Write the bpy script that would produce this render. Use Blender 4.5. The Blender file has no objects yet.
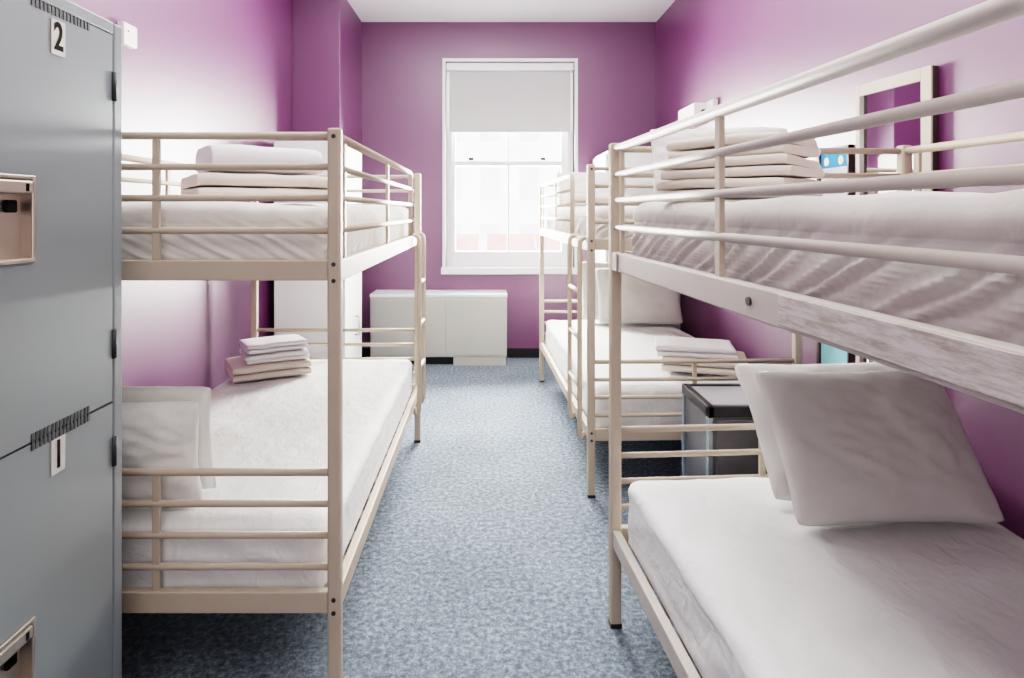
import bpy, bmesh, math, random
from mathutils import Vector, Matrix, noise
random.seed(7)
PI = math.pi
S = bpy.context.scene
COL = S.collection

# ------------------------------------------------------------------ materials
def mat(name, col, rough=0.5, metal=0.0, spec=0.5, bump=None, var=None, coat=0.0):
    """principled material; bump=(scale,strength,distance,stretch) ; var=(scale, darker colour, amount)"""
    m = bpy.data.materials.new(name); m.use_nodes = True
    nt = m.node_tree; b = nt.nodes['Principled BSDF']
    b.inputs['Base Color'].default_value = (*col, 1)
    b.inputs['Roughness'].default_value = rough
    b.inputs['Metallic'].default_value = metal
    b.inputs['Specular IOR Level'].default_value = spec
    b.inputs['Coat Weight'].default_value = coat
    tc = nt.nodes.new('ShaderNodeTexCoord')
    if var:
        n = nt.nodes.new('ShaderNodeTexNoise'); n.inputs['Scale'].default_value = var[0]; n.inputs['Detail'].default_value = 5
        nt.links.new(tc.outputs['Object'], n.inputs['Vector'])
        r = nt.nodes.new('ShaderNodeValToRGB')
        r.color_ramp.elements[0].position = 0.35; r.color_ramp.elements[1].position = 0.65
        c2 = var[1]
        r.color_ramp.elements[0].color = (*c2, 1); r.color_ramp.elements[1].color = (*col, 1)
        nt.links.new(n.outputs['Fac'], r.inputs['Fac']); nt.links.new(r.outputs['Color'], b.inputs['Base Color'])
    if bump:
        n = nt.nodes.new('ShaderNodeTexNoise'); n.inputs['Scale'].default_value = bump[0]; n.inputs['Detail'].default_value = 6; n.inputs['Distortion'].default_value = .6
        mp = nt.nodes.new('ShaderNodeMapping')
        if len(bump) > 3: mp.inputs['Scale'].default_value = bump[3]
        nt.links.new(tc.outputs['Object'], mp.inputs['Vector']); nt.links.new(mp.outputs['Vector'], n.inputs['Vector'])
        bp = nt.nodes.new('ShaderNodeBump'); bp.inputs['Strength'].default_value = bump[1]; bp.inputs['Distance'].default_value = bump[2]
        nt.links.new(n.outputs['Fac'], bp.inputs['Height']); nt.links.new(bp.outputs['Normal'], b.inputs['Normal'])
    return m

M = {}
M['purple'] = mat('purple_satin_paint', (0.118, 0.020, 0.098), 0.41, bump=(60, .05, .002), var=(1.3, (0.110, 0.018, 0.091), 1), spec=1.0)
M['purple'].node_tree.nodes['Principled BSDF'].inputs['IOR'].default_value = 1.65
M['ceiling'] = mat('ceiling_white', (0.80, 0.80, 0.82), 0.8, bump=(90, .05, .002))
M['white_trim'] = mat('white_gloss_trim', (0.82, 0.83, 0.85), 0.35, var=(2, (0.80, 0.81, 0.83), 1))
M['baseboard'] = mat('black_baseboard', (0.012, 0.011, 0.014), 0.45, var=(4, (0.016, 0.014, 0.018), 1))
M['bunk'] = mat('cream_metal_paint', (0.49, 0.415, 0.33), 0.52, spec=0.3, var=(6, (0.47, 0.395, 0.315), 1))
M['bunk_cool_shade'] = mat('cream_paint_cool_shaded', (0.52, 0.485, 0.45), 0.52, spec=0.3, var=(6, (0.50, 0.465, 0.43), 1))  # cool shading on the cream paint put into a greyer copy
M['bolt'] = mat('dark_bolt', (0.08, 0.07, 0.065), 0.4, 0.6, var=(30, (0.05, 0.05, 0.05), 1))
M['sheet'] = mat('white_cotton_sheet', (0.82, 0.835, 0.84), 0.85, spec=0.2, bump=(11, .6, .014, (1, 1.5, 1.4)))
M['sheet_wrinkled'] = mat('white_wrinkled_sheet', (0.72, 0.705, 0.675), 0.85, spec=0.2, bump=(7, .5, .018, (1.2, 1.2, .7)))
M['pillow'] = mat('white_cotton_pillow', (0.76, 0.76, 0.735), 0.85, spec=0.2, bump=(7, .3, .014, (1, 1, 1.6)))
M['towel_white'] = mat('white_towel', (0.82, 0.80, 0.82), 0.95, spec=0.1, bump=(260, .5, .004))
M['towel_cream'] = mat('cream_blanket', (0.74, 0.67, 0.60), 0.95, spec=0.1, bump=(260, .5, .004))
M['locker'] = mat('grey_locker_paint', (0.235, 0.268, 0.28), 0.30, 0.25, var=(1.5, (0.235, 0.255, 0.26), 1), bump=(140, .04, .001))
M['locker_dark'] = mat('locker_gap_dark', (0.03, 0.035, 0.04), 0.5, var=(20, (0.025, 0.028, 0.03), 1))
M['chrome'] = mat('brushed_steel', (0.52, 0.46, 0.41), 0.40, 1.0, bump=(80, .08, .001))
M['plate'] = mat('white_number_plate', (0.50, 0.475, 0.44), 0.5, var=(20, (0.47, 0.445, 0.41), 1))
M['ink'] = mat('black_ink', (0.006, 0.0055, 0.0055), 0.8, spec=.05, var=(40, (0.018, 0.016, 0.016), 1))
M['wardrobe'] = mat('white_wardrobe_laminate', (0.74, 0.75, 0.755), 0.42, var=(1.2, (0.72, 0.735, 0.74), 1))
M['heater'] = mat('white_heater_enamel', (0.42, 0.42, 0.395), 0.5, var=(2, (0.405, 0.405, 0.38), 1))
M['black_metal'] = mat('black_cabinet_metal', (0.045, 0.045, 0.05), 0.32, 0.3, var=(5, (0.035, 0.035, 0.04), 1))
M['grey_panel'] = mat('grey_cabinet_panel', (0.17, 0.17, 0.18), 0.35, 0.2, var=(3, (0.12, 0.12, 0.13), 1))
M['cab_top'] = mat('grey_cabinet_top', (0.36, 0.36, 0.38), 0.35, 0.2, var=(3, (0.32, 0.32, 0.34), 1))
M['edge_highlight'] = mat('pale_blue_edge_highlight', (0.50, 0.58, 0.66), 0.25, 0.8, var=(9, (0.45, 0.53, 0.6), 1))  # light-blue edge highlights of the cabinet, put into the colour
M['mirror'] = mat('mirror_glass', (0.93, 0.93, 0.94), 0.02, 1.0)
M['mirror_frame'] = mat('cream_mirror_frame', (0.60, 0.52, 0.43), 0.5, var=(8, (0.57, 0.49, 0.40), 1))
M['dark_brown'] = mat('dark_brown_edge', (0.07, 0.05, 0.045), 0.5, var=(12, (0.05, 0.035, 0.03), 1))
M['plastic'] = mat('white_plastic', (0.82, 0.80, 0.78), 0.4, var=(10, (0.80, 0.78, 0.76), 1))
M['blind'] = mat('grey_blind_fabric', (0.50, 0.50, 0.51), 0.9, spec=.1, bump=(300, .2, .001))

def carpet():
    m = bpy.data.materials.new('blue_grey_carpet'); m.use_nodes = True
    nt = m.node_tree; b = nt.nodes['Principled BSDF']; b.inputs['Roughness'].default_value = 0.95
    b.inputs['Specular IOR Level'].default_value = 0.15
    tc = nt.nodes.new('ShaderNodeTexCoord')
    n1 = nt.nodes.new('ShaderNodeTexNoise'); n1.inputs['Scale'].default_value = 48; n1.inputs['Detail'].default_value = 8; n1.inputs['Roughness'].default_value = .8
    n2 = nt.nodes.new('ShaderNodeTexNoise'); n2.inputs['Scale'].default_value = 2.4; n2.inputs['Detail'].default_value = 4
    for n in (n1, n2): nt.links.new(tc.outputs['Object'], n.inputs['Vector'])
    r = nt.nodes.new('ShaderNodeValToRGB'); e = r.color_ramp.elements
    e[0].position = .38; e[0].color = (.085, .120, .160, 1); e[1].position = .63; e[1].color = (.42, .485, .555, 1)
    k = e.new(.5); k.color = (.205, .25, .30, 1)
    nt.links.new(n1.outputs['Fac'], r.inputs['Fac'])
    mx = nt.nodes.new('ShaderNodeMixRGB'); mx.blend_type = 'MULTIPLY'; mx.inputs['Fac'].default_value = .5
    nt.links.new(r.outputs['Color'], mx.inputs['Color1']); nt.links.new(n2.outputs['Fac'], mx.inputs['Color2'])
    nt.links.new(mx.outputs['Color'], b.inputs['Base Color'])
    bp = nt.nodes.new('ShaderNodeBump'); bp.inputs['Strength'].default_value = .8; bp.inputs['Distance'].default_value = .006
    nt.links.new(n1.outputs['Fac'], bp.inputs['Height']); nt.links.new(bp.outputs['Normal'], b.inputs['Normal'])
    return m
M['carpet'] = carpet()

def glass():
    m = bpy.data.materials.new('window_glass'); m.use_nodes = True
    nt = m.node_tree; nt.nodes.clear()
    o = nt.nodes.new('ShaderNodeOutputMaterial'); t = nt.nodes.new('ShaderNodeBsdfTransparent'); g = nt.nodes.new('ShaderNodeBsdfGlossy')
    t.inputs['Color'].default_value = (.96, .97, .97, 1); g.inputs['Roughness'].default_value = .02
    fr = nt.nodes.new('ShaderNodeFresnel'); fr.inputs['IOR'].default_value = 1.3
    mx = nt.nodes.new('ShaderNodeMixShader')
    nt.links.new(fr.outputs[0], mx.inputs[0]); nt.links.new(t.outputs[0], mx.inputs[1]); nt.links.new(g.outputs[0], mx.inputs[2])
    nt.links.new(mx.outputs[0], o.inputs[0])
    return m
M['glass'] = glass()

def emit(name, col, s, var=None):
    m = bpy.data.materials.new(name); m.use_nodes = True
    nt = m.node_tree; b = nt.nodes['Principled BSDF']
    b.inputs['Base Color'].default_value = (*[min(c, .8) for c in col], 1)
    b.inputs['Emission Color'].default_value = (*col, 1); b.inputs['Emission Strength'].default_value = s
    if var:
        tc = nt.nodes.new('ShaderNodeTexCoord'); n = nt.nodes.new('ShaderNodeTexNoise'); n.inputs['Scale'].default_value = var[0]; n.inputs['Detail'].default_value = 6
        nt.links.new(tc.outputs['Object'], n.inputs['Vector'])
        r = nt.nodes.new('ShaderNodeValToRGB'); r.color_ramp.elements[0].position = .35; r.color_ramp.elements[1].position = .62
        r.color_ramp.elements[0].color = (*var[1], 1); r.color_ramp.elements[1].color = (*col, 1)
        nt.links.new(n.outputs['Fac'], r.inputs['Fac']); nt.links.new(r.outputs['Color'], b.inputs['Emission Color'])
    return m
OUT = 1.0  # outdoor daylight painted in as glow on facade, street and awnings
M['facade'] = emit('glowing_pale_facade', (1.0, .985, .94), 2.3 * OUT, (1.1, (.60, .58, .54)))
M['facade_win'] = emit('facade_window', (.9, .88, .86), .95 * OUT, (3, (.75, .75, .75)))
M['awning'] = emit('glowing_red_awning', (1.0, .34, .30), 1.35 * OUT, (2.0, (1.0, .60, .56)))
M['street'] = emit('glowing_street', (1.0, .98, .96), 2.8 * OUT, (1.0, (.9, .88, .87)))

def residue():
    m = bpy.data.materials.new('peeling_tape_residue'); m.use_nodes = True
    nt = m.node_tree; b = nt.nodes['Principled BSDF']; b.inputs['Roughness'].default_value = .7
    tc = nt.nodes.new('ShaderNodeTexCoord'); mp = nt.nodes.new('ShaderNodeMapping'); mp.inputs['Scale'].default_value = (9, 60, 60)
    n = nt.nodes.new('ShaderNodeTexNoise'); n.inputs['Scale'].default_value = 1.6; n.inputs['Detail'].default_value = 8; n.inputs['Roughness'].default_value = .75
    nt.links.new(tc.outputs['Object'], mp.inputs['Vector']); nt.links.new(mp.outputs['Vector'], n.inputs['Vector'])
    r = nt.nodes.new('ShaderNodeValToRGB'); e = r.color_ramp.elements
    e[0].position = .38; e[0].color = (.34, .30, .26, 1); e[1].position = .58; e[1].color = (.60, .57, .56, 1)
    nt.links.new(n.outputs['Fac'], r.inputs['Fac']); nt.links.new(r.outputs['Color'], b.inputs['Base Color'])
    return m
M['residue'] = residue()

# ------------------------------------------------------------------ mesh helpers
class MB:
    def __init__(s): s.bm = bmesh.new()
    def box(s, c, d, bev=0.0, seg=2):
        r = bmesh.ops.create_cube(s.bm, size=1.0)
        vs = r['verts']
        for v in vs: v.co = Vector((c[0] + v.co.x * d[0], c[1] + v.co.y * d[1], c[2] + v.co.z * d[2]))
        if bev:
            es = list({e for v in vs for e in v.link_edges})
            bmesh.ops.bevel(s.bm, geom=es, offset=bev, segments=seg, affect='EDGES', profile=.5)
        return s
    def span(s, a, b, bev=0.0, seg=2):
        return s.box([(a[i] + b[i]) / 2 for i in range(3)], [abs(b[i] - a[i]) for i in range(3)], bev, seg)
    def tube(s, pts, r, n=12, closed_ends=True):
        pts = [Vector(p) for p in pts]
        rings = []
        prev = None
        for i, p in enumerate(pts):
            if i == 0: t = pts[1] - pts[0]
            elif i == len(pts) - 1: t = pts[-1] - pts[-2]
            else: t = (pts[i + 1] - pts[i]).normalized() + (pts[i] - pts[i - 1]).normalized()
            t.normalize()
            if prev is None:
                up = Vector((0, 0, 1)) if abs(t.z) < .9 else Vector((1, 0, 0))
                a = t.cross(up).normalized()
            else:
                a = (prev - t * prev.dot(t)).normalized()
            prev = a; b = t.cross(a)
            rings.append([s.bm.verts.new(p + (a * math.cos(2 * PI * k / n) + b * math.sin(2 * PI * k / n)) * r) for k in range(n)])
        for i in range(len(rings) - 1):
            for k in range(n):
                f = s.bm.faces.new((rings[i][k], rings[i][(k + 1) % n], rings[i + 1][(k + 1) % n], rings[i + 1][k])); f.smooth = True
        if closed_ends:
            s.bm.faces.new(rings[0][::-1]); s.bm.faces.new(rings[-1])
        return s
    def build(s, name, m, parent=None, smooth=False, mats=None):
        bmesh.ops.recalc_face_normals(s.bm, faces=s.bm.faces)
        me = bpy.data.meshes.new(name); s.bm.to_mesh(me); s.bm.free()
        if smooth:
            for p in me.polygons: p.use_smooth = True
        me.materials.append(m)
        o = bpy.data.objects.new(name, me); COL.objects.link(o)
        if parent: o.parent = parent
        return o

def tag(o, label=None, cat=None, group=None, kind=None):
    if label: o['label'] = label
    if cat: o['category'] = cat
    if group: o['group'] = group
    if kind: o['kind'] = kind
    return o
def empty(name, loc, rz=0.0, **k):
    o = bpy.data.objects.new(name, None); o.empty_display_size = .1; COL.objects.link(o)
    o.location = loc; o.rotation_euler = (0, 0, rz)
    return tag(o, **k)
def arc(c, r, a0, a1, ax1, ax2, n=6):
    c = Vector(c); ax1 = Vector(ax1); ax2 = Vector(ax2)
    return [c + ax1 * (r * math.cos(a0 + (a1 - a0) * i / n)) + ax2 * (r * math.sin(a0 + (a1 - a0) * i / n)) for i in range(n + 1)]

# ------------------------------------------------------------------ room shell
XL, XR, YB, YF, ZC = -1.546, 1.576, 5.80, -1.6, 3.127
T = .12
def struct(name, mb, m, parent=None):
    o = mb.build(name, m, parent)
    if not parent: o['kind'] = 'structure'
    return o
struct('floor', MB().span((XL - T, YF - T, -.1), (XR + T, YB + .35, 0)), M['carpet'])
struct('ceiling', MB().span((XL - T, YF - T, ZC), (XR + T, YB + .35, ZC + .1)), M['ceiling'])
struct('wall_left', MB().span((XL - T, YF - T, 0), (XL, YB + .35, ZC)), M['purple'])
struct('wall_right', MB().span((XR, YF - T, 0), (XR + T, YB + .35, ZC)), M['purple'])
struct('wall_front', MB().span((XL, YF - T, 0), (XR, YF, ZC)), M['purple'])
# window opening
WX0, WX1, WZ0, WZ1 = -.385, .815, .83, 2.755
mb = MB()
mb.span((XL, YB, 0), (WX0, YB + .35, ZC)); mb.span((WX1, YB, 0), (XR, YB + .35, ZC))
mb.span((WX0, YB, 0), (WX1, YB + .35, WZ0)); mb.span((WX0, YB, WZ1), (WX1, YB + .35, ZC))
struct('wall_back', mb, M['purple'])
# boxed-in pillar on the left in the far corner
struct('pillar', MB().span((XL, 4.93, 0), (-1.166, YB, ZC), .004), M['purple'])
struct('baseboard_back', MB().span((-1.166, YB - .014, 0), (XR, YB, .088), .003), M['baseboard'])
struct('baseboard_left', MB().span((XL, YF, 0), (XL + .014, 4.93, .088), .003), M['baseboard'])
struct('baseboard_right', MB().span((XR - .014, YF, 0), (XR, YB - .014, .088), .003), M['baseboard'])

# window: empty-rooted structure with casing, sashes, panes, sill
win = empty('window_1', ((WX0 + WX1) / 2, YB, WZ0)); win['kind'] = 'structure'
def wpart(name, mb, m, parent=win):
    o = mb.build(name, m); o.parent = parent
    o.matrix_parent_inverse = (Matrix.Translation(win.location)).inverted() if parent is win else Matrix.Translation(win.location).inverted()
    return o
cw = .030
mb = MB()
mb.span((WX0 - cw, YB - .022, WZ0 - .01), (WX0, YB + .16, WZ1 + cw), .003)
mb.span((WX1, YB - .022, WZ0 - .01), (WX1 + cw, YB + .16, WZ1 + cw), .003)
mb.span((WX0, YB - .022, WZ1), (WX1, YB + .16, WZ1 + cw), .003)
mb.span((WX0 - .001, YB + .08, WZ0), (WX0 + .055, YB + .15, WZ1)); mb.span((WX1 - .055, YB + .08, WZ0), (WX1 + .001, YB + .15, WZ1))
mb.span((WX0 + .055, YB + .08, WZ1 - .05), (WX1 - .055, YB + .15, WZ1))
wpart('window_frame', mb, M['white_trim'])
wpart('window_sill', MB().span((WX0 - cw - .01, YB - .06, WZ0 - .05), (WX1 + cw + .01, YB + .17, WZ0 + .012), .006), M['white_trim'])
gx0, gx1, ym = -.300, .705, 1.815
for nm, y0, z0, z1 in (('lower_sash', YB + .095, WZ0 + .012, ym + .025), ('upper_sash', YB + .14, ym - .025, WZ1 - .05)):
    mb = MB(); bt = .14 if nm == 'lower_sash' else .045
    mb.span((WX0 + .05, y0, z0), (gx0, y0 + .04, z1), .003); mb.span((gx1, y0, z0), (WX1 - .05, y0 + .04, z1), .003)
    mb.span((gx0, y0, z0), (gx1, y0 + .04, z0 + bt), .003); mb.span((gx0, y0, z1 - .045), (gx1, y0 + .04, z1), .003)
    xm = (gx0 + gx1) / 2
    mb.span((xm - .012, y0 + .005, z0 + bt), (xm + .012, y0 + .035, z1 - .045), .003)
    sash = wpart(nm, mb, M['white_trim'])
    for a, b in ((gx0, xm - .012), (xm + .012, gx1)):
        p = MB().span((a, y0 + .018, z0 + bt), (b, y0 + .022, z1 - .045)).build('window_pane', M['glass'], sash)
    if nm == 'lower_sash':
        for x in (-.15, .53):
            MB().box((x, y0 - .008, z1 + .018), (.05, .03, .03), .006).build('sash_catch', M['bolt'], sash)

# roller blind
bl = empty('roller_blind', ((WX0 + WX1) / 2, YB + .05, WZ1), label='grey roller blind pulled a third down over the far window', cat='blind')
def rel(o, root):
    o.parent = root; o.matrix_parent_inverse = root.matrix_basis.inverted(); return o
rel(MB().span((WX0 + .004, YB + .012, WZ1 - .075), (WX1 - .004, YB + .078, WZ1 - .002), .006).build('head_box', M['white_trim']), bl)
rel(MB().span((WX0 + .03, YB + .052, 2.125), (WX1 - .03, YB + .055, WZ1 - .07)).build('blind_fabric', M['blind']), bl)
rel(MB().span((WX0 + .03, YB + .046, 2.105), (WX1 - .03, YB + .061, 2.130), .004).build('bottom_bar', M['blind']), bl)

# ------------------------------------------------------------------ outside, beyond the glass
GZ = -3.0
tag(MB().span((-14, YB + 1.0, GZ - .1), (14, 22, GZ)).build('street', M['street']), kind='structure')
fac = tag(MB().span((-13, 20, GZ), (14, 20.4, 11)).build('building', M['facade']), 'pale building with painted daylight glow across the street outside the window', 'building')
for ix in range(-5, 7):
    for iz in range(0, 5):
        x = ix * 1.25 + .1; z = -.2 + iz * 1.9
        MB().span((x - .32, 19.95, z), (x + .32, 20.02, z + 1.15)).build('facade_window', M['facade_win'], fac)
for i, (x, w) in enumerate(((-.75, 1.0), (.75, 1.5), (2.1, 1.1))):
    mb = MB(); z = -.12
    v = [mb.bm.verts.new(p) for p in ((x - w / 2, 19.95, z + .75), (x + w / 2, 19.95, z + .75), (x + w / 2, 19.2, z + .2), (x - w / 2, 19.2, z + .2),
                                     (x + w / 2, 19.2, z), (x - w / 2, 19.2, z))]
    mb.bm.faces.new((v[0], v[1], v[2], v[3])); mb.bm.faces.new((v[3], v[2], v[4], v[5]))
    mb.build('shop_awning', M['awning'], fac)

# ------------------------------------------------------------------ bunk beds
PZ = 1.588                     # post height
RAILS_U = [1.568, 1.484, 1.400, 1.312]
RAILS_L = [.660, .575, .490, .405]
def bunk(loc, deg, L, W, g, lad, label, aisle=None, dz=0.0):
    root = empty('bunk_bed', loc, math.radians(deg), label=label, cat='bunk bed', group='cream metal bunk beds')
    P = .036
    m = M['bunk']; ma = M[aisle or 'bunk']
    for u in (0, L):
        for v in (0, W):
            p = MB().span((u - P / 2, v - P / 2, 0), (u + P / 2, v + P / 2, PZ), .007, 3).build('post', m, root)
            s = -1 if u == 0 else 1
            for z in (1.565, 1.222, 1.178, .325 + dz, .29 + dz):
                MB().tube([(u + s * (P / 2 - .001), v, z), (u + s * (P / 2 + .002), v, z)], .006, 12).build('bolt', M['bolt'], p)
            MB().span((u - P / 2 - .001, v - P / 2 - .001, 0), (u + P / 2 + .001, v + P / 2 + .001, .016), .003).build('foot_cap', M['bolt'], p)
    # end panels (board + rails + centre upright), upper and lower, both ends
    for u in (0, L):
        for nm, rails, z0, z1 in (('upper_end_panel', RAILS_U, 1.178, 1.232), ('lower_end_panel', [q + dz for q in RAILS_L], .285 + dz, .342 + dz)):
            p = MB().span((u - .012, P / 2, z0), (u + .012, W - P / 2, z1), .003).build(nm, m, root)
            for z in rails:
                r = .0105 if z == rails[0] else .0095
                MB().tube([(u, P / 2, z), (u, W - P / 2, z)], r, 12).build('rail', m, p)
            MB().span((u - .006, W / 2 - .010, z1), (u + .006, W / 2 + .010, rails[0]), .002).build('upright', m, p)
    # side beams
    for v in (0, W):
        for z0, z1 in ((1.172, 1.232), (.282 + dz, .338 + dz)):
            MB().span((P / 2, v - .013, z0), (L - P / 2, v + .013, z1), .004).build('side_beam', ma if v == 0 else m, root)
    # guard rails on upper bunk: aisle side stops before ladder, wall side is full length
    for side, v, (u0, um, u1) in (('aisle', 0, g), ('wall', W, (.06, L / 2, L - .06))):
        R = .05
        zt = RAILS_U[0]
        if side == 'aisle':
            pts = [(P / 2, v, zt)] + arc((u1 - R, v, zt - R), R, PI / 2, 0, (1, 0, 0), (0, 0, 1), 7) + [(u1, v, 1.22)]
        else:
            pts = [(P / 2, v, zt), (L - P / 2, v, zt)]
        mg = ma if side == 'aisle' else m
        gr = MB().tube(pts, .013, 14).build('guard_rail', mg, root)
        for z in RAILS_U[1:]:
            MB().tube([(P / 2, v, z), (u1 if side == 'aisle' else L - P / 2, v, z)], .0095, 12).build('rail', mg, gr)
        for u in ((u0, um) if side == 'aisle' else (u0, um, u1)):
            MB().span((u - .012, v - .006, 1.222), (u + .012, v + .006, zt), .002).build('upright', m, gr)
    # bed bases
    for z in (1.19, .300 + dz):
        b = MB()
        n = 14
        for k in range(n):
            u = .08 + (L - .16) * k / (n - 1)
            b.span((u - .028, .013, z - .012), (u + .028, W - .013, z), .002)
        b.build('slat_base', m, root)
    # ladder
    u0, u1 = lad
    ld = None
    lad_root = MB().tube([(u0, -.038, .735), (u1, -.038, .735)], .0115, 12).build('ladder', m, root)
    for z in (.50, .965):
        MB().tube([(u0, -.038, z), (u1, -.038, z)], .0115, 12).build('rung', m, lad_root)
    for u in (u0, u1):
        pts = [(u, -.012, .295 + dz), (u, -.022, .262), (u, -.033, .255), (u, -.040, .28), (u, -.040, 1.15)] + \
              arc((u, -.012, 1.205), .028, PI, .15, (0, 1, 0), (0, 0, 1), 8) + [(u, .018, 1.19)]
        MB().tube(pts, .0125, 12).build('side_rail', m, lad_root)
    return root

B_L = bunk((-.410, 1.68, 0), 90, 2.0, .965, (.10, .88, 1.66), (1.71, 1.95), 'cream metal bunk bed on the left, beside the grey locker')
B_R2 = bunk((.437, 4.97, 0), -88.3, 2.0, 1.0, (.10, .80, 1.47), (1.62, 1.92), 'cream metal bunk bed on the right nearest the window', None, -.016)
B_R1 = bunk((.422, 2.05, 0), -86.2, 2.0, 1.0, (.08, .785, 1.50), (1.58, 1.88), 'cream metal bunk bed on the right nearest the camera, peeling tape on its beam', 'bunk_cool_shade', -.016)
# peeling tape and joint bracket on the near right bunk
MB().span((1.035, -.0155, 1.180), (1.50, -.0131, 1.229), .001).build('peeling_tape', M['residue'], B_R1)['label'] = 'brownish torn tape residue on the upper beam'
MB().span((.020, -.017, 1.174), (.075, -.0131, 1.230), .001).build('beam_bracket', M['bunk_cool_shade'], B_R1)
MB().span((.082, -.0142, 1.176), (.086, -.0131, 1.228)).build('joint_slot', M['bolt'], B_R1)
MB().tube([(.935, -.0131, 1.203), (.935, -.017, 1.203)], .008, 14).build('bolt', M['bolt'], B_R1)

# ------------------------------------------------------------------ soft goods
def fbm(p, o=4):
    return noise.fractal(p, 1.0, 2.0, o)
def place(o, root, u, v, z, rx=0, ry=0, rz=0):
    """put a soft thing on a bunk by the bunk's own frame but keep it top-level"""
    R = Matrix.Translation(root.location) @ Matrix.Rotation(root.rotation_euler.z, 4, 'Z')
    o.matrix_world = R @ Matrix.Translation((u, v, z)) @ Matrix.Rotation(rz, 4, 'Z') @ Matrix.Rotation(ry, 4, 'Y') @ Matrix.Rotation(rx, 4, 'X')
    return o

def mattress(L, W, H, seed, m, wr=.010, side=.012, r=.045, cuts=44):
    bm = bmesh.new()
    bmesh.ops.create_cube(bm, size=1.0)
    # denser along the length
    bmesh.ops.subdivide_edges(bm, edges=bm.edges[:], cuts=cuts, use_grid_fill=True)
    hx, hy, hz = L / 2, W / 2, H / 2
    off = Vector((seed * 7.3, seed * 3.1, 0))
    for v in bm.verts:
        p = Vector((v.co.x * L, v.co.y * W, v.co.z * H))
        q = Vector((max(-hx + r, min(hx - r, p.x)), max(-hy + r, min(hy - r, p.y)), max(-hz + r, min(hz - r, p.z))))
        d = p - q
        if d.length > 1e-6:
            mx = max(abs(d.x), abs(d.y), abs(d.z))
            n = d.normalized(); p = q + n * r * min(1, mx / r)
        else: n = Vector((0, 0, 0))
        nn = n if n.length else Vector((0, 0, 1))
        top = max(0, nn.z); sd = 1 - abs(nn.z)
        w = 0
        w += top * (fbm((p * 2.2) + off) * wr * .9 + abs(fbm(Vector((p.x * 2 + p.y * 5, p.y * 3 - p.x, 0)) + off)) * wr * .8)
        # gathered diagonal folds on the sides
        s = (p.x if abs(nn.y) > abs(nn.x) else p.y)
        ff = 1 if cuts > 50 else .26
        ph = s * 84 * ff - p.z * 105 * ff * 1.5 + 3.0 * fbm(Vector((s * 2.2, p.z * 4, seed)))
        fold = .6 * (1 - abs(math.sin(ph * .5))) + .4 * (.5 + .5 * math.cos(ph * 1.37 + 2))              # sharp-crested gathers
        env = max(0, min(1, (.80 * hz - p.z) / (.8 * hz))) if cuts > 50 else .8
        w += sd * side * (-1.0 + env * fold * .85)
        if p.z < -hz + .03: w *= .2
        # slight crown in the middle of the top
        if nn.z > .5: p.z += .010 * (1 - (p.x / hx) ** 2) * (1 - (p.y / hy) ** 2)
        v.co = p + nn * w
        v.co.z += hz
        if v.co.z < 0: v.co.z = 0
    for f in bm.faces: f.smooth = True
    me = bpy.data.meshes.new('mattress'); bm.to_mesh(me); bm.free(); me.materials.append(m)
    o = bpy.data.objects.new('mattress', me); COL.objects.link(o)
    return o
def put_mattress(root, L, W, upper, seed, label, m):
    o = mattress(L - (.07 if upper else .055), W - (.05 if upper else .036), .190 if upper else (.202 if root is B_L else .220), seed, m, wr=.013 if upper else .009, side=(.018 if root is not B_L else .008) if upper else .009, r=.050 if upper else .045, cuts=110 if upper else 44)
    place(o, root, L / 2, W / 2, 1.1905 if upper else (.3005 if root is B_L else .2845))
    tag(o, label, 'mattress', 'white sheeted mattresses')
    return o
put_mattress(B_L, 2.0, .965, False, 1, 'white sheeted mattress on the bottom bunk at the left', M['sheet'])
put_mattress(B_L, 2.0, .965, True, 2, 'white sheeted mattress on the top bunk at the left', M['sheet_wrinkled'])
put_mattress(B_R1, 2.0, 1.0, False, 3, 'white sheeted mattress on the bottom bunk at the near right', M['sheet'])
put_mattress(B_R1, 2.0, 1.0, True, 4, 'white sheeted mattress with gathered folds on the near right top bunk', M['sheet_wrinkled'])
put_mattress(B_R2, 2.0, 1.0, False, 5, 'white sheeted mattress on the far right bottom bunk by the window', M['sheet'])
put_mattress(B_R2, 2.0, 1.0, True, 6, 'white sheeted mattress on the far right top bunk by the window', M['sheet_wrinkled'])

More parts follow.
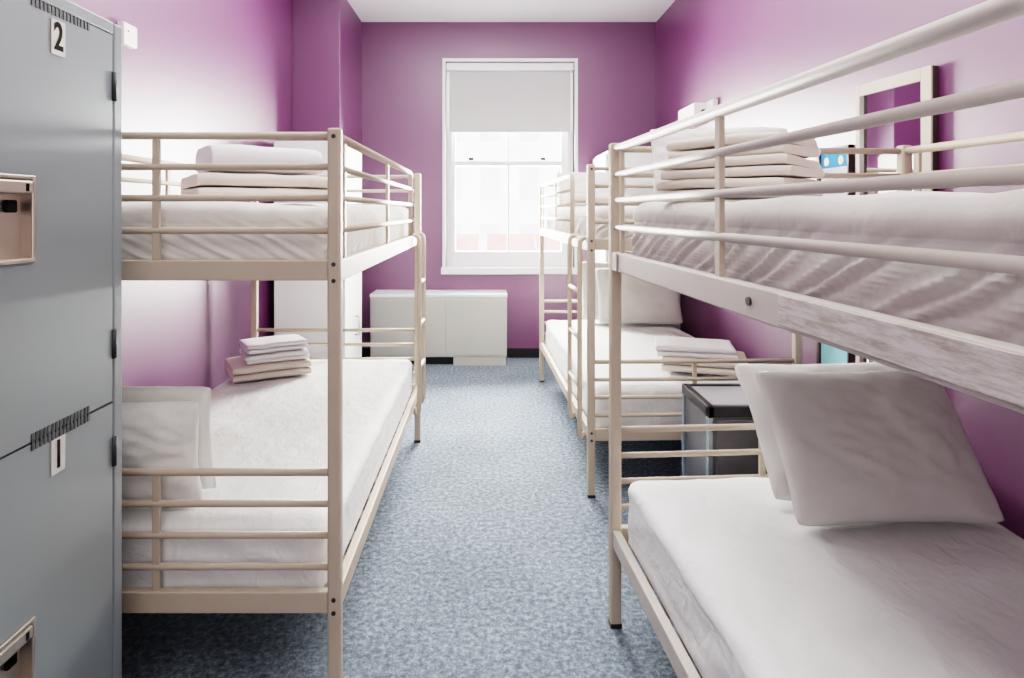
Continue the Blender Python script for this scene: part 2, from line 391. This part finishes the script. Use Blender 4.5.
def pillow(w, h, t, seed, m, label):
    """stands in local XZ: width along X, height along Z (0..h), thickness along Y"""
    N = 40
    bm = bmesh.new(); g = {}
    for s in (1, -1):
        for i in range(N + 1):
            for j in range(N + 1):
                edge = i in (0, N) or j in (0, N)
                if s == -1 and edge: g[(s, i, j)] = g[(1, i, j)]; continue
                u = -1 + 2 * i / N; v = -1 + 2 * j / N
                a = (1 - abs(u) ** 2.6); b = (1 - abs(v) ** 2.6)
                th = (max(a, 0) * max(b, 0)) ** .46
                x = u * w / 2 * (1 - .05 * (1 - v * v) * abs(u) ** 3 - .035 * (abs(u * v)) ** 8)
                z = v * h / 2 * (1 - .05 * (1 - u * u) * abs(v) ** 3 - .05 * (abs(u * v)) ** 8)
                q = Vector((u * 1.6, v * 1.6, s * 3 + seed * 5))
                wr = fbm(q) * .20 + abs(fbm(q * 2.3 + Vector((v * 2, u, 0)))) * -.18
                # pulled creases running out of the corners
                cr = math.sin(9 * math.atan2(abs(v) - 1.25, abs(u) - 1.25)) * .06 * (abs(u * v))
                y = s * t / 2 * th * (1 + wr + cr)
                sg = .012 * fbm(Vector((u * 1.2, v * 1.2, seed * 9)))
                g[(s, i, j)] = bm.verts.new((x, y + sg, z + h / 2))
    for s in (1, -1):
        for i in range(N):
            for j in range(N):
                f = bm.faces.new((g[(s, i, j)], g[(s, i + 1, j)], g[(s, i + 1, j + 1)], g[(s, i, j + 1)])); f.smooth = True
    bmesh.ops.recalc_face_normals(bm, faces=bm.faces)
    me = bpy.data.meshes.new('pillow'); bm.to_mesh(me); bm.free(); me.materials.append(m)
    o = bpy.data.objects.new('pillow', me); COL.objects.link(o)
    sm = MB(); pts = []
    for i in range(N + 1): pts.append(me.vertices[0].co.copy())
    sm.bm.free()
    return tag(o, label, 'pillow', 'white bed pillows')
def seat(o, p0, lean, yaw):
    """bottom edge centre at p0, top leaning by lean (towards local +Y), turned by yaw"""
    o.matrix_world = Matrix.Translation(p0) @ Matrix.Rotation(yaw, 4, 'Z') @ Matrix.Rotation(-lean, 4, 'X')
    return o

ZL, ZU = .524, 1.392
ZLL = .515
P1 = pillow(.585, .44, .135, 1, M['pillow'], 'big white pillow leaning in front on the near right bottom bunk')
seat(P1, (1.110, 1.655, ZL), math.radians(36), math.radians(2))
P2 = pillow(.585, .44, .10, 2, M['pillow'], 'white pillow behind the big pillow on the near right bottom bunk')
seat(P2, (1.115, 1.80, ZL), math.radians(40), math.radians(2))
P3 = pillow(.55, .315, .115, 3, M['pillow'], 'white pillow closest to the end rails on the left bottom bunk')
seat(P3, (-1.085, 1.778, ZLL), math.radians(-4), math.radians(2))
P4 = pillow(.55, .33, .11, 4, M['pillow'], 'white pillow behind the first pillow on the left bottom bunk')
seat(P4, (-1.09, 1.905, ZLL), math.radians(-6), math.radians(-3))
P5 = pillow(.64, .44, .12, 5, M['pillow'], 'white pillow propped in front on the bottom bunk near the window')
seat(P5, (1.14, 4.60, ZL), math.radians(22), 0)
P6 = pillow(.60, .47, .11, 6, M['pillow'], 'white pillow propped behind another on the bottom bunk near the window')
seat(P6, (1.02, 4.75, ZL), math.radians(18), math.radians(2))
P7 = pillow(.56, .30, .14, 7, M['pillow'], 'white pillow on the far right top bunk beside the window')
seat(P7, (.82, 4.70, ZU + .012), math.radians(30), math.radians(4))
P8 = pillow(.44, .255, .10, 8, M['pillow'], 'white pillow behind the folded towels on the near right top bunk')
seat(P8, (.735, 1.925, ZU), math.radians(18), math.radians(-6))

def folded(w, d, h, n, seed, m, name, label, cat, group):
    """folded cloth: serpentine section in YZ (d deep, h high, n layers) swept along X; bulging folds, soft ends"""
    t = h / n
    cl = []                      # centre line of the serpentine
    K = 12
    for k in range(n):
        z = t * (k + .5)
        jit = random.uniform(-.010, .006)
        a, b = -d / 2 + t / 2 + abs(random.uniform(0, .008)), d / 2 - t / 2 - abs(random.uniform(0, .012)) + jit
        ys = [a + (b - a) * i / K for i in range(K + 1)]
        if k % 2: ys = ys[::-1]
        cl += [(y, z) for y in ys]
        if k < n - 1:            # turn
            y = ys[-1]; sg = 1 if k % 2 == 0 else -1
            for i in range(1, 5):
                an = -PI / 2 + PI * i / 5
                cl.append((y + sg * math.cos(an) * t * .5, z + t / 2 + math.sin(an) * t / 2))
    th = t * .44
    L_, R_ = [], []
    for i, (y, z) in enumerate(cl):
        y0, z0 = cl[max(i - 1, 0)]; y1, z1 = cl[min(i + 1, len(cl) - 1)]
        ty, tz = y1 - y0, z1 - z0; l = math.hypot(ty, tz) or 1
        L_.append((y - tz / l * th, z + ty / l * th)); R_.append((y + tz / l * th, z - ty / l * th))
    def cap(c, p, s):
        (y, z), (py, pz) = c, p
        l = math.hypot(y - py, z - pz) or 1; ty, tz = (y - py) / l, (z - pz) / l
        return [(y + ty * th * math.sin(a) - tz * th * math.cos(a), z + tz * th * math.sin(a) + ty * th * math.cos(a)) for a in (PI * i / 6 for i in range(1, 6))]
    prof = L_ + cap(cl[-1], cl[-2], 1) + R_[::-1] + cap(cl[0], cl[1], 1)
    NX = 26
    bm = bmesh.new(); rings = []
    for i in range(NX + 1):
        s = -1 + 2 * i / NX
        s = math.copysign(1 - (1 - abs(s)) ** 1.6, s) if s else 0
        end = max(0, (abs(s) - .90) / .10)
        ring = []
        for (y, z) in prof:
            kk = int(z / t)
            x = s * (w / 2) + random.Random(seed * 31 + kk).uniform(-.008, .008)
            q = Vector((x * 5, y * 5, kk * 3 + seed * 4))
            zz = z * (1 - .05 * end * end) + .006 * fbm(q) * (z / h) + .004 * (1 - s * s) * z / h
            yy = y * (1 - .02 * end * end) + .005 * fbm(q + Vector((9, 0, 0)))
            ring.append(bm.verts.new((x, yy, max(zz, 0))))
        rings.append(ring)
    n_ = len(prof)
    for i in range(NX):
        for k in range(n_):
            f = bm.faces.new((rings[i][k], rings[i][(k + 1) % n_], rings[i + 1][(k + 1) % n_], rings[i + 1][k])); f.smooth = True
    for ring, rev in ((rings[0], True), (rings[-1], False)):
        bm.faces.new(ring[::-1] if rev else ring)
    bmesh.ops.recalc_face_normals(bm, faces=bm.faces)
    me = bpy.data.meshes.new(name); bm.to_mesh(me); bm.free(); me.materials.append(m)
    o = bpy.data.objects.new(name, me); COL.objects.link(o)
    return tag(o, label, cat, group)
def lay(o, x, y, z, rz):
    o.location = (x, y, z); o.rotation_euler = (0, 0, math.radians(rz)); return o
TG, BG = 'folded towels on the bunks', 'folded blankets on the bunks'
# left bottom bunk
lay(folded(.38, .30, .075, 2, 1, M['towel_cream'], 'folded_blanket', 'folded cream blanket under white towels on the left bottom bunk', 'blanket', BG), -1.14, 3.26, ZLL + .003, 30)
lay(folded(.31, .24, .045, 2, 2, M['towel_white'], 'folded_towel', 'folded white towel, lower of two on the left bottom bunk', 'towel', TG), -1.12, 3.27, ZLL + .080, 28)
lay(folded(.30, .23, .048, 2, 3, M['towel_white'], 'folded_towel', 'folded white towel, topmost of two on the left bottom bunk', 'towel', TG), -1.125, 3.275, ZLL + .127, 32)
# left top bunk
lay(folded(.42, .28, .085, 2, 4, M['towel_cream'], 'folded_blanket', 'folded cream blanket under a thick towel on the left top bunk', 'blanket', BG), -.765, 2.06, ZU + .004, 36)
lay(folded(.35, .24, .092, 1, 5, M['towel_white'], 'folded_towel', 'thick folded white towel on a cream blanket, left top bunk', 'towel', TG), -.755, 2.06, ZU + .090, 38)
# near right top bunk
lay(folded(.34, .25, .050, 2, 6, M['towel_cream'], 'folded_blanket', 'folded cream blanket at the bottom of the near right top bunk pile', 'blanket', BG), .665, 1.65, ZU + .004, -48)
lay(folded(.34, .24, .050, 2, 7, M['towel_cream'], 'folded_towel', 'folded towel in the middle of the near right top bunk pile', 'towel', TG), .665, 1.65, ZU + .056, -46)
lay(folded(.31, .22, .056, 2, 8, M['towel_cream'], 'folded_towel', 'folded towel on top of the near right top bunk pile', 'towel', TG), .67, 1.65, ZU + .108, -50)
# far right top bunk
lay(folded(.40, .30, .08, 3, 9, M['towel_cream'], 'folded_blanket', 'folded blanket on the far right top bunk beside the window', 'blanket', BG), .74, 4.20, ZU + .004, 5)
# far right bottom bunk
lay(folded(.42, .34, .070, 2, 10, M['towel_cream'], 'folded_blanket', 'folded cream blanket on the bottom bunk near the window', 'blanket', BG), 1.16, 3.34, ZL + .002, -18)
lay(folded(.40, .28, .055, 2, 11, M['towel_white'], 'folded_towel', 'folded white towel on a cream blanket, bottom bunk near window', 'towel', TG), 1.12, 3.36, ZL + .074, -14)

# ------------------------------------------------------------------ metal locker (front faces the aisle, +X)
FX, LY0, LY1, LH = -.886, 1.045, 1.512, 1.812
lk = empty('metal_locker', (FX, (LY0 + LY1) / 2, 0), label='grey two-door metal locker numbered 2 and 1 at the left', cat='locker')
def lp(name, mb, m, parent=None):
    o = mb.build(name, m)
    o.parent = parent or lk
    o.matrix_parent_inverse = Matrix.Translation(lk.location).inverted() if parent is None else Matrix.Identity(4)
    if parent is not None: o.matrix_parent_inverse = Matrix.Translation((0, 0, 0))
    return o
mb = MB()
mb.span((-1.50, LY0, .0), (FX - .024, LY1, LH), .003)                       # carcass
f = .036
mb.span((FX - .026, LY0, 0), (FX, LY0 + f, LH), .004); mb.span((FX - .026, LY1 - f + .002, 0), (FX, LY1, LH), .004)
mb.span((FX - .026, LY0 + f, LH - .028), (FX, LY1 - f, LH), .003); mb.span((FX - .026, LY0 + f, 0), (FX, LY1 - f, .06), .003)
body = lp('locker_body', mb, M['locker'])
DY0, DY1 = LY0 + f + .003, LY1 - f - .003
HY0, HY1 = DY0 + .005, 1.211
for num, z0, z1, h0, h1 in (('2', .9155, LH - .031, 1.272, 1.428), ('1', .063, .9105, .425, .567)):
    mb = MB(); x0, x1 = FX - .020, FX - .001
    mb.span((x0, HY1, z0), (x1, DY1, z1)); mb.span((x0, DY0, z0), (x1, HY0, z1))
    mb.span((x0, HY0, z0), (x1, HY1, h0)); mb.span((x0, HY0, h1), (x1, HY1, z1))
    door = lp('locker_door', mb, M['locker'])
    # handle cup: back, walls, bezel
    mb = MB()
    mb.span((FX - .0235, HY0, h0), (FX - .0215, HY1, h1))
    mb.span((FX - .022, HY0, h0), (FX, HY0 + .002, h1)); mb.span((FX - .022, HY1 - .002, h0), (FX, HY1, h1))
    mb.span((FX - .022, HY0, h0), (FX, HY1, h0 + .002)); mb.span((FX - .022, HY0, h1 - .002), (FX, HY1, h1))
    e = .006
    mb.span((FX - .001, HY0 - e, h1 - .002), (FX + .004, HY1 + e, h1 + e), .002); mb.span((FX - .001, HY0 - e, h0 - e), (FX + .004, HY1 + e, h0 + .002), .002)
    mb.span((FX - .001, HY1 - .002, h0), (FX + .004, HY1 + e, h1), .002); mb.span((FX - .001, HY0 - e, h0), (FX + .004, HY0 + .002, h1), .002)
    lp('handle_cup', mb, M['chrome'], door)
    mb = MB(); mb.span((FX - .020, HY0 + .004, h1 - .030), (FX + .005, HY1 - .002, h1 - .004), .004)
    lp('handle', mb, M['chrome'], door)
    lp('lock_slot', MB().span((FX + .004, HY1 - .022, h1 - .025), (FX + .0062, HY1 - .014, h1 - .010), .001), M['ink'], door)
    lp('latch', MB().span((FX - .0215, HY1 - .045, h1 - .066), (FX - .012, HY1 - .020, h1 - .042), .003), M['ink'], door)
    # vent slits across the top edge of the door
    mb = MB(); n = 16
    for k in range(n):
        y = 1.213 + (1.383 - 1.213) * k / (n - 1)
        if num == '1': mb.span((FX - .002, y - .0028, z1 - .013), (FX + .0006, y + .0028, z1 + .0205))
        else: mb.span((FX - .002, y - .0028, z1 - .015), (FX + .0006, y + .0028, z1 + .002))
    lp('vent_slits', mb, M['locker_dark'], door)
    # number plate
    zc = 1.722 if num == '2' else .861
    lp('number_plate', MB().span((FX - .001, 1.285 - .021, zc - .036), (FX + .001, 1.285 + .021, zc + .036), .0008), M['plate'], door)
    cu = bpy.data.curves.new('number', 'FONT'); cu.body = num; cu.size = .080; cu.align_x = 'CENTER'; cu.align_y = 'CENTER'; cu.extrude = .0004; cu.offset = .0016
    tmp = bpy.data.objects.new('number_text', cu); COL.objects.link(tmp); bpy.context.view_layer.update()
    me = bpy.data.meshes.new_from_object(tmp.evaluated_get(bpy.context.evaluated_depsgraph_get())); bpy.data.objects.remove(tmp)
    me.materials.clear(); me.materials.append(M['ink'])
    t = bpy.data.objects.new('number', me); COL.objects.link(t); t.parent = door
    t.matrix_world = Matrix.Translation((FX + .0016, 1.285, zc)) @ Matrix(((0, 0, 1, 0), (1, 0, 0, 0), (0, 1, 0, 0), (0, 0, 0, 1))) @ Matrix.Diagonal((.72, 1, 1, 1))
    # hinges
    for z in ((1.66, 1.05) if num == '2' else (.795, .20)):
        mb = MB(); mb.tube([(FX + .001, DY1 + .003, z - .034), (FX + .001, DY1 + .003, z + .034)], .006, 10)
        lp('hinge', mb, M['locker_dark'], door)
# dark gaps round the doors
mb = MB(); mb.span((FX - .0245, LY0 + .02, .05), (FX - .0242, LY1 - .02, LH - .02))
lp('door_gap', mb, M['locker_dark'])
bpy.context.view_layer.update()

# ------------------------------------------------------------------ white wardrobes at the far end
def wardrobe(loc, w, d, h, sgn, label):
    """door faces the aisle (x side sgn); loc is the middle of the base"""
    r = empty('wardrobe', loc, label=label, cat='wardrobe', group='white wardrobes')
    bx = w / 2
    mb = MB(); mb.span((-w / 2 + (0 if sgn > 0 else .02), -d / 2, .0), (w / 2 - (.02 if sgn > 0 else 0), d / 2, h), .003)
    mb.build('wardrobe_body', M['wardrobe'], r)
    x0, x1 = (w / 2 - .018, w / 2) if sgn > 0 else (-w / 2, -w / 2 + .018)
    dr = MB().span((x0, -d / 2 + .004, .07), (x1, d / 2 - .004, h - .02), .003).build('door', M['wardrobe'], r)
    xo = x1 if sgn > 0 else x0
    hy = .03
    MB().tube([(xo, hy, .44), (xo + sgn * .03, hy, .445), (xo + sgn * .03, hy, .575), (xo, hy, .58)], .007, 10).build('handle', M['chrome'], dr)
    return r
wardrobe((-1.237, 4.630, 0), .496, .586, 1.855, 1, 'white wardrobe beside the left wall, in front of the purple pillar')
wardrobe((1.265, 5.345, 0), .61, .60, 1.855, -1, 'white wardrobe against the right wall beyond the bunk')

# ------------------------------------------------------------------ white convector under the window
hr = empty('radiator', (-.427, 5.64, 0), label='white boxy heater under the window on the back wall', cat='heater')
w = 1.206
MB().span((-w / 2, -.155, .075), (w / 2, .155, .600), .006).build('heater_body', M['heater'], hr)
MB().span((-w / 2 - .004, -.160, .600), (w / 2 + .004, .156, .632), .006).build('heater_top', M['white_trim'], hr)
MB().span((.13, -.150, .0), (w / 2 - .01, .15, .075), .003).build('plinth', M['heater'], hr)
MB().span((-w / 2 + .05, -.10, .0), (.13, .15, .075)).build('toe_recess', M['baseboard'], hr)
for a, b in ((-w / 2 + .015, .055), (.06, w / 2 - .015)):
    MB().span((a, -.1605, .095), (b, -.154, .585), .003).build('front_panel', M['heater'], hr)

# ------------------------------------------------------------------ black bedside cabinet between the right bunks
cb = empty('bedside_cabinet', (1.15, 2.60, 0), label='black metal bedside cabinet with pale edge highlights between the right bunks', cat='cabinet')
x0, x1, y0, y1, H = -.285, .285, -.165, .165, .600
MB().span((x0 + .012, y0 + .012, .0), (x1, y1, H - .03), .004).build('cabinet_body', M['grey_panel'], cb)
mb = MB()
mb.span((x0, y0, H - .045), (x1, y0 + .03, H), .006); mb.span((x0, y1 - .03, H - .045), (x1, y1, H), .006)
mb.span((x0, y0, H - .045), (x0 + .03, y1, H), .006); mb.span((x1 - .03, y0, H - .045), (x1, y1, H), .006)
mb.build('top_rim', M['black_metal'], cb)
MB().span((x0 + .02, y0 + .002, 0), (x1, y0 + .02, .05), .004).build('plinth', M['black_metal'], cb)
MB().span((x0 + .028, y0 + .028, H - .035), (x1 - .028, y1 - .028, H - .006), .002).build('top_panel', M['cab_top'], cb)
MB().span((x0 + .035, y0 + .002, .07), (x1 - .02, y0 + .014, H - .055), .004).build('door', M['grey_panel'], cb)
for x, y in ((x0 + .010, y0 + .010), (x0 + .010, y1 - .010)):
    MB().span((x - .011, y - .011, 0), (x + .011, y + .011, H - .045), .003).build('highlight_strip', M['edge_highlight'], cb)

# ------------------------------------------------------------------ mirror, poster, boxes on the walls
mr = empty('wall_mirror', (XR, 2.169, 1.2), math.radians(6.5), label='tall mirror in a cream frame on the right wall', cat='mirror')
y0, y1, z0, z1 = 0, .375, -.85, .674
mb = MB()
fw = .046; fl = .024
mb.span((-.030, y0, z0), (-.022, y0 + fw, z1), .002); mb.span((-.030, y1 - fl, z0), (-.022, y1, z1), .002)
mb.span((-.030, y0 + fw, z1 - fw), (-.022, y1 - fl, z1), .002); mb.span((-.030, y0 + fw, z0), (-.022, y1 - fl, z0 + fw), .002)
mb.build('mirror_frame', M['mirror_frame'], mr)
MB().span((-.0225, y0 + .002, z0 + .002), (-.002, y1 - .002, z1 - .002)).build('shaded_backing', M['dark_brown'], mr)  # dark brown paints in the shade on the frame's near end face
MB().span((-.0245, y0 + fw - .002, z0 + fw - .002), (-.0215, y1 - fl - .022, z1 - fw + .002)).build('mirror_glass', M['mirror'], mr)
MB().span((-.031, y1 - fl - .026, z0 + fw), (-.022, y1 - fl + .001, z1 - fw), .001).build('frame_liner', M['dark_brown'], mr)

def poster_mat():
    m = bpy.data.materials.new('poster_print'); m.use_nodes = True
    nt = m.node_tree; b = nt.nodes['Principled BSDF']; b.inputs['Roughness'].default_value = .8; b.inputs['Specular IOR Level'].default_value = .1
    tc = nt.nodes.new('ShaderNodeTexCoord'); sx = nt.nodes.new('ShaderNodeSeparateXYZ'); nt.links.new(tc.outputs['Generated'], sx.inputs[0])
    r = nt.nodes.new('ShaderNodeValToRGB'); r.color_ramp.interpolation = 'CONSTANT'; e = r.color_ramp.elements
    e[0].position = 0; e[0].color = (.30, .62, .70, 1)
    e[1].position = .915; e[1].color = (.07, .27, .58, 1)
    k = e.new(.24); k.color = (.78, .76, .80, 1)
    nt.links.new(sx.outputs['Z'], r.inputs['Fac'])
    nt.links.new(r.outputs['Color'], b.inputs['Base Color'])
    return m
M['poster'] = poster_mat()
M['yellow'] = mat('poster_yellow', (.55, .58, .12), .5, var=(30, (.4, .5, .15), 1))
M['poster_grey'] = mat('poster_grey_text', (.52, .50, .56), .5, var=(60, (.62, .6, .66), 1))
po = empty('framed_poster', (XR, 2.805, 1.14), label='narrow blue and white poster in a dark frame beside the mirror', cat='poster')
mb = MB(); a, b, c, d = -.135, .125, -.50, .512
mb.span((-.024, a, c), (-.0005, a + .012, d), .002); mb.span((-.024, b - .022, c), (-.0005, b, d), .002)
mb.span((-.024, a, d - .014), (-.0005, b, d), .002); mb.span((-.024, a, c), (-.0005, b, c + .014), .002)
mb.build('poster_frame', M['dark_brown'], po)
MB().span((-.014, a + .01, c + .01), (-.001, b - .02, d - .01)).build('poster_sheet', M['poster'], po)
for y in (.055, -.06):
    MB().tube([(-.0138, y, .450), (-.0152, y, .450)], .020, 14).build('printed_dot', M['yellow'], po)
mb = MB()
for k in range(5): mb.span((-.0152, -.08, .28 + k * .022), (-.0138, .05 - .02 * (k % 2), .292 + k * .022))
mb.build('printed_lines', M['poster_grey'], po)

ab = empty('alarm_box', (XL, 2.645, 2.112), label='small white alarm box on the left wall above the bunk', cat='alarm box')
MB().span((.0, -.05, -.046), (.032, .05, .046), .005).build('alarm_case', M['plastic'], ab)
MB().tube([(.031, -.02, .012), (.034, -.02, .012)], .005, 10).build('indicator', M['bolt'], ab)
el = empty('emergency_light', (XR, 4.54, 2.06), label='white boxy emergency light on the right wall above the bunks', cat='light')
MB().span((-.125, -.18, -.065), (-.0, .18, .065), .006).build('light_case', M['plastic'], el)
MB().tube([(-.06, -.179, .0), (-.06, -.190, .0)], .018, 14).build('lens', M['ink'], el)
MB().span((-.04, -.30, -.01), (-.0, -.18, .07), .006).build('junction_box', M['plastic'], el)

# ------------------------------------------------------------------ light
W = bpy.data.worlds.new('World'); S.world = W; W.use_nodes = True
nt = W.node_tree; bg = nt.nodes['Background']
sky = nt.nodes.new('ShaderNodeTexSky'); sky.sky_type = 'NISHITA'; sky.sun_disc = False; sky.sun_elevation = math.radians(40); sky.sun_rotation = math.radians(200)
nt.links.new(sky.outputs[0], bg.inputs[0]); bg.inputs['Strength'].default_value = .35

def area(name, loc, rot, sx, sy, power, col):
    l = bpy.data.lights.new(name, 'AREA'); l.shape = 'RECTANGLE'; l.size = sx; l.size_y = sy; l.energy = power; l.color = col
    o = bpy.data.objects.new(name, l); COL.objects.link(o); o.location = loc; o.rotation_euler = rot
    return o
# daylight just outside the glass, shining in (-Y)
area('window_daylight', ((WX0 + WX1) / 2, YB + .55, 1.75), (math.radians(-80), 0, 0), 1.5, 2.2, 1050, (1.0, .955, .89))
# added unseen warm fills: two by the ceiling, one behind the camera, one aimed up
area('ceiling_fill', (0, -.6, ZC - .05), (0, 0, 0), 1.2, 1.2, 18, (1.0, .93, .85))
area('ceiling_fill', (0, 3.0, ZC - .05), (0, 0, 0), 1.6, 3.0, 38, (1.0, .975, .94))
area('fill_lamp', (.15, -1.3, 1.5), (PI / 2, 0, 0), 1.6, 1.4, 11, (1.0, .95, .90))
area('uplight_fill', (0, 2.6, 2.35), (PI, 0, 0), 1.2, 4.0, 38, (1.0, .98, .97))  # added uplight, stands in for light bounced onto the ceiling

# ------------------------------------------------------------------ camera
cam = bpy.data.cameras.new('camera'); co = bpy.data.objects.new('camera', cam); COL.objects.link(co)
co.location = (0, 0, 1.365); co.rotation_euler = (PI / 2, 0, 0)
cam.sensor_width = 36; cam.lens = 622 / 1024 * 36; cam.sensor_fit = 'HORIZONTAL'
cam.shift_x = (512 - 487) / 1024; cam.shift_y = -(339 - 211) / 1024
cam.clip_start = .02; cam.clip_end = 200
S.camera = co
S.view_settings.view_transform = 'Filmic'
S.view_settings.look = 'High Contrast'
S.view_settings.exposure = 0.57
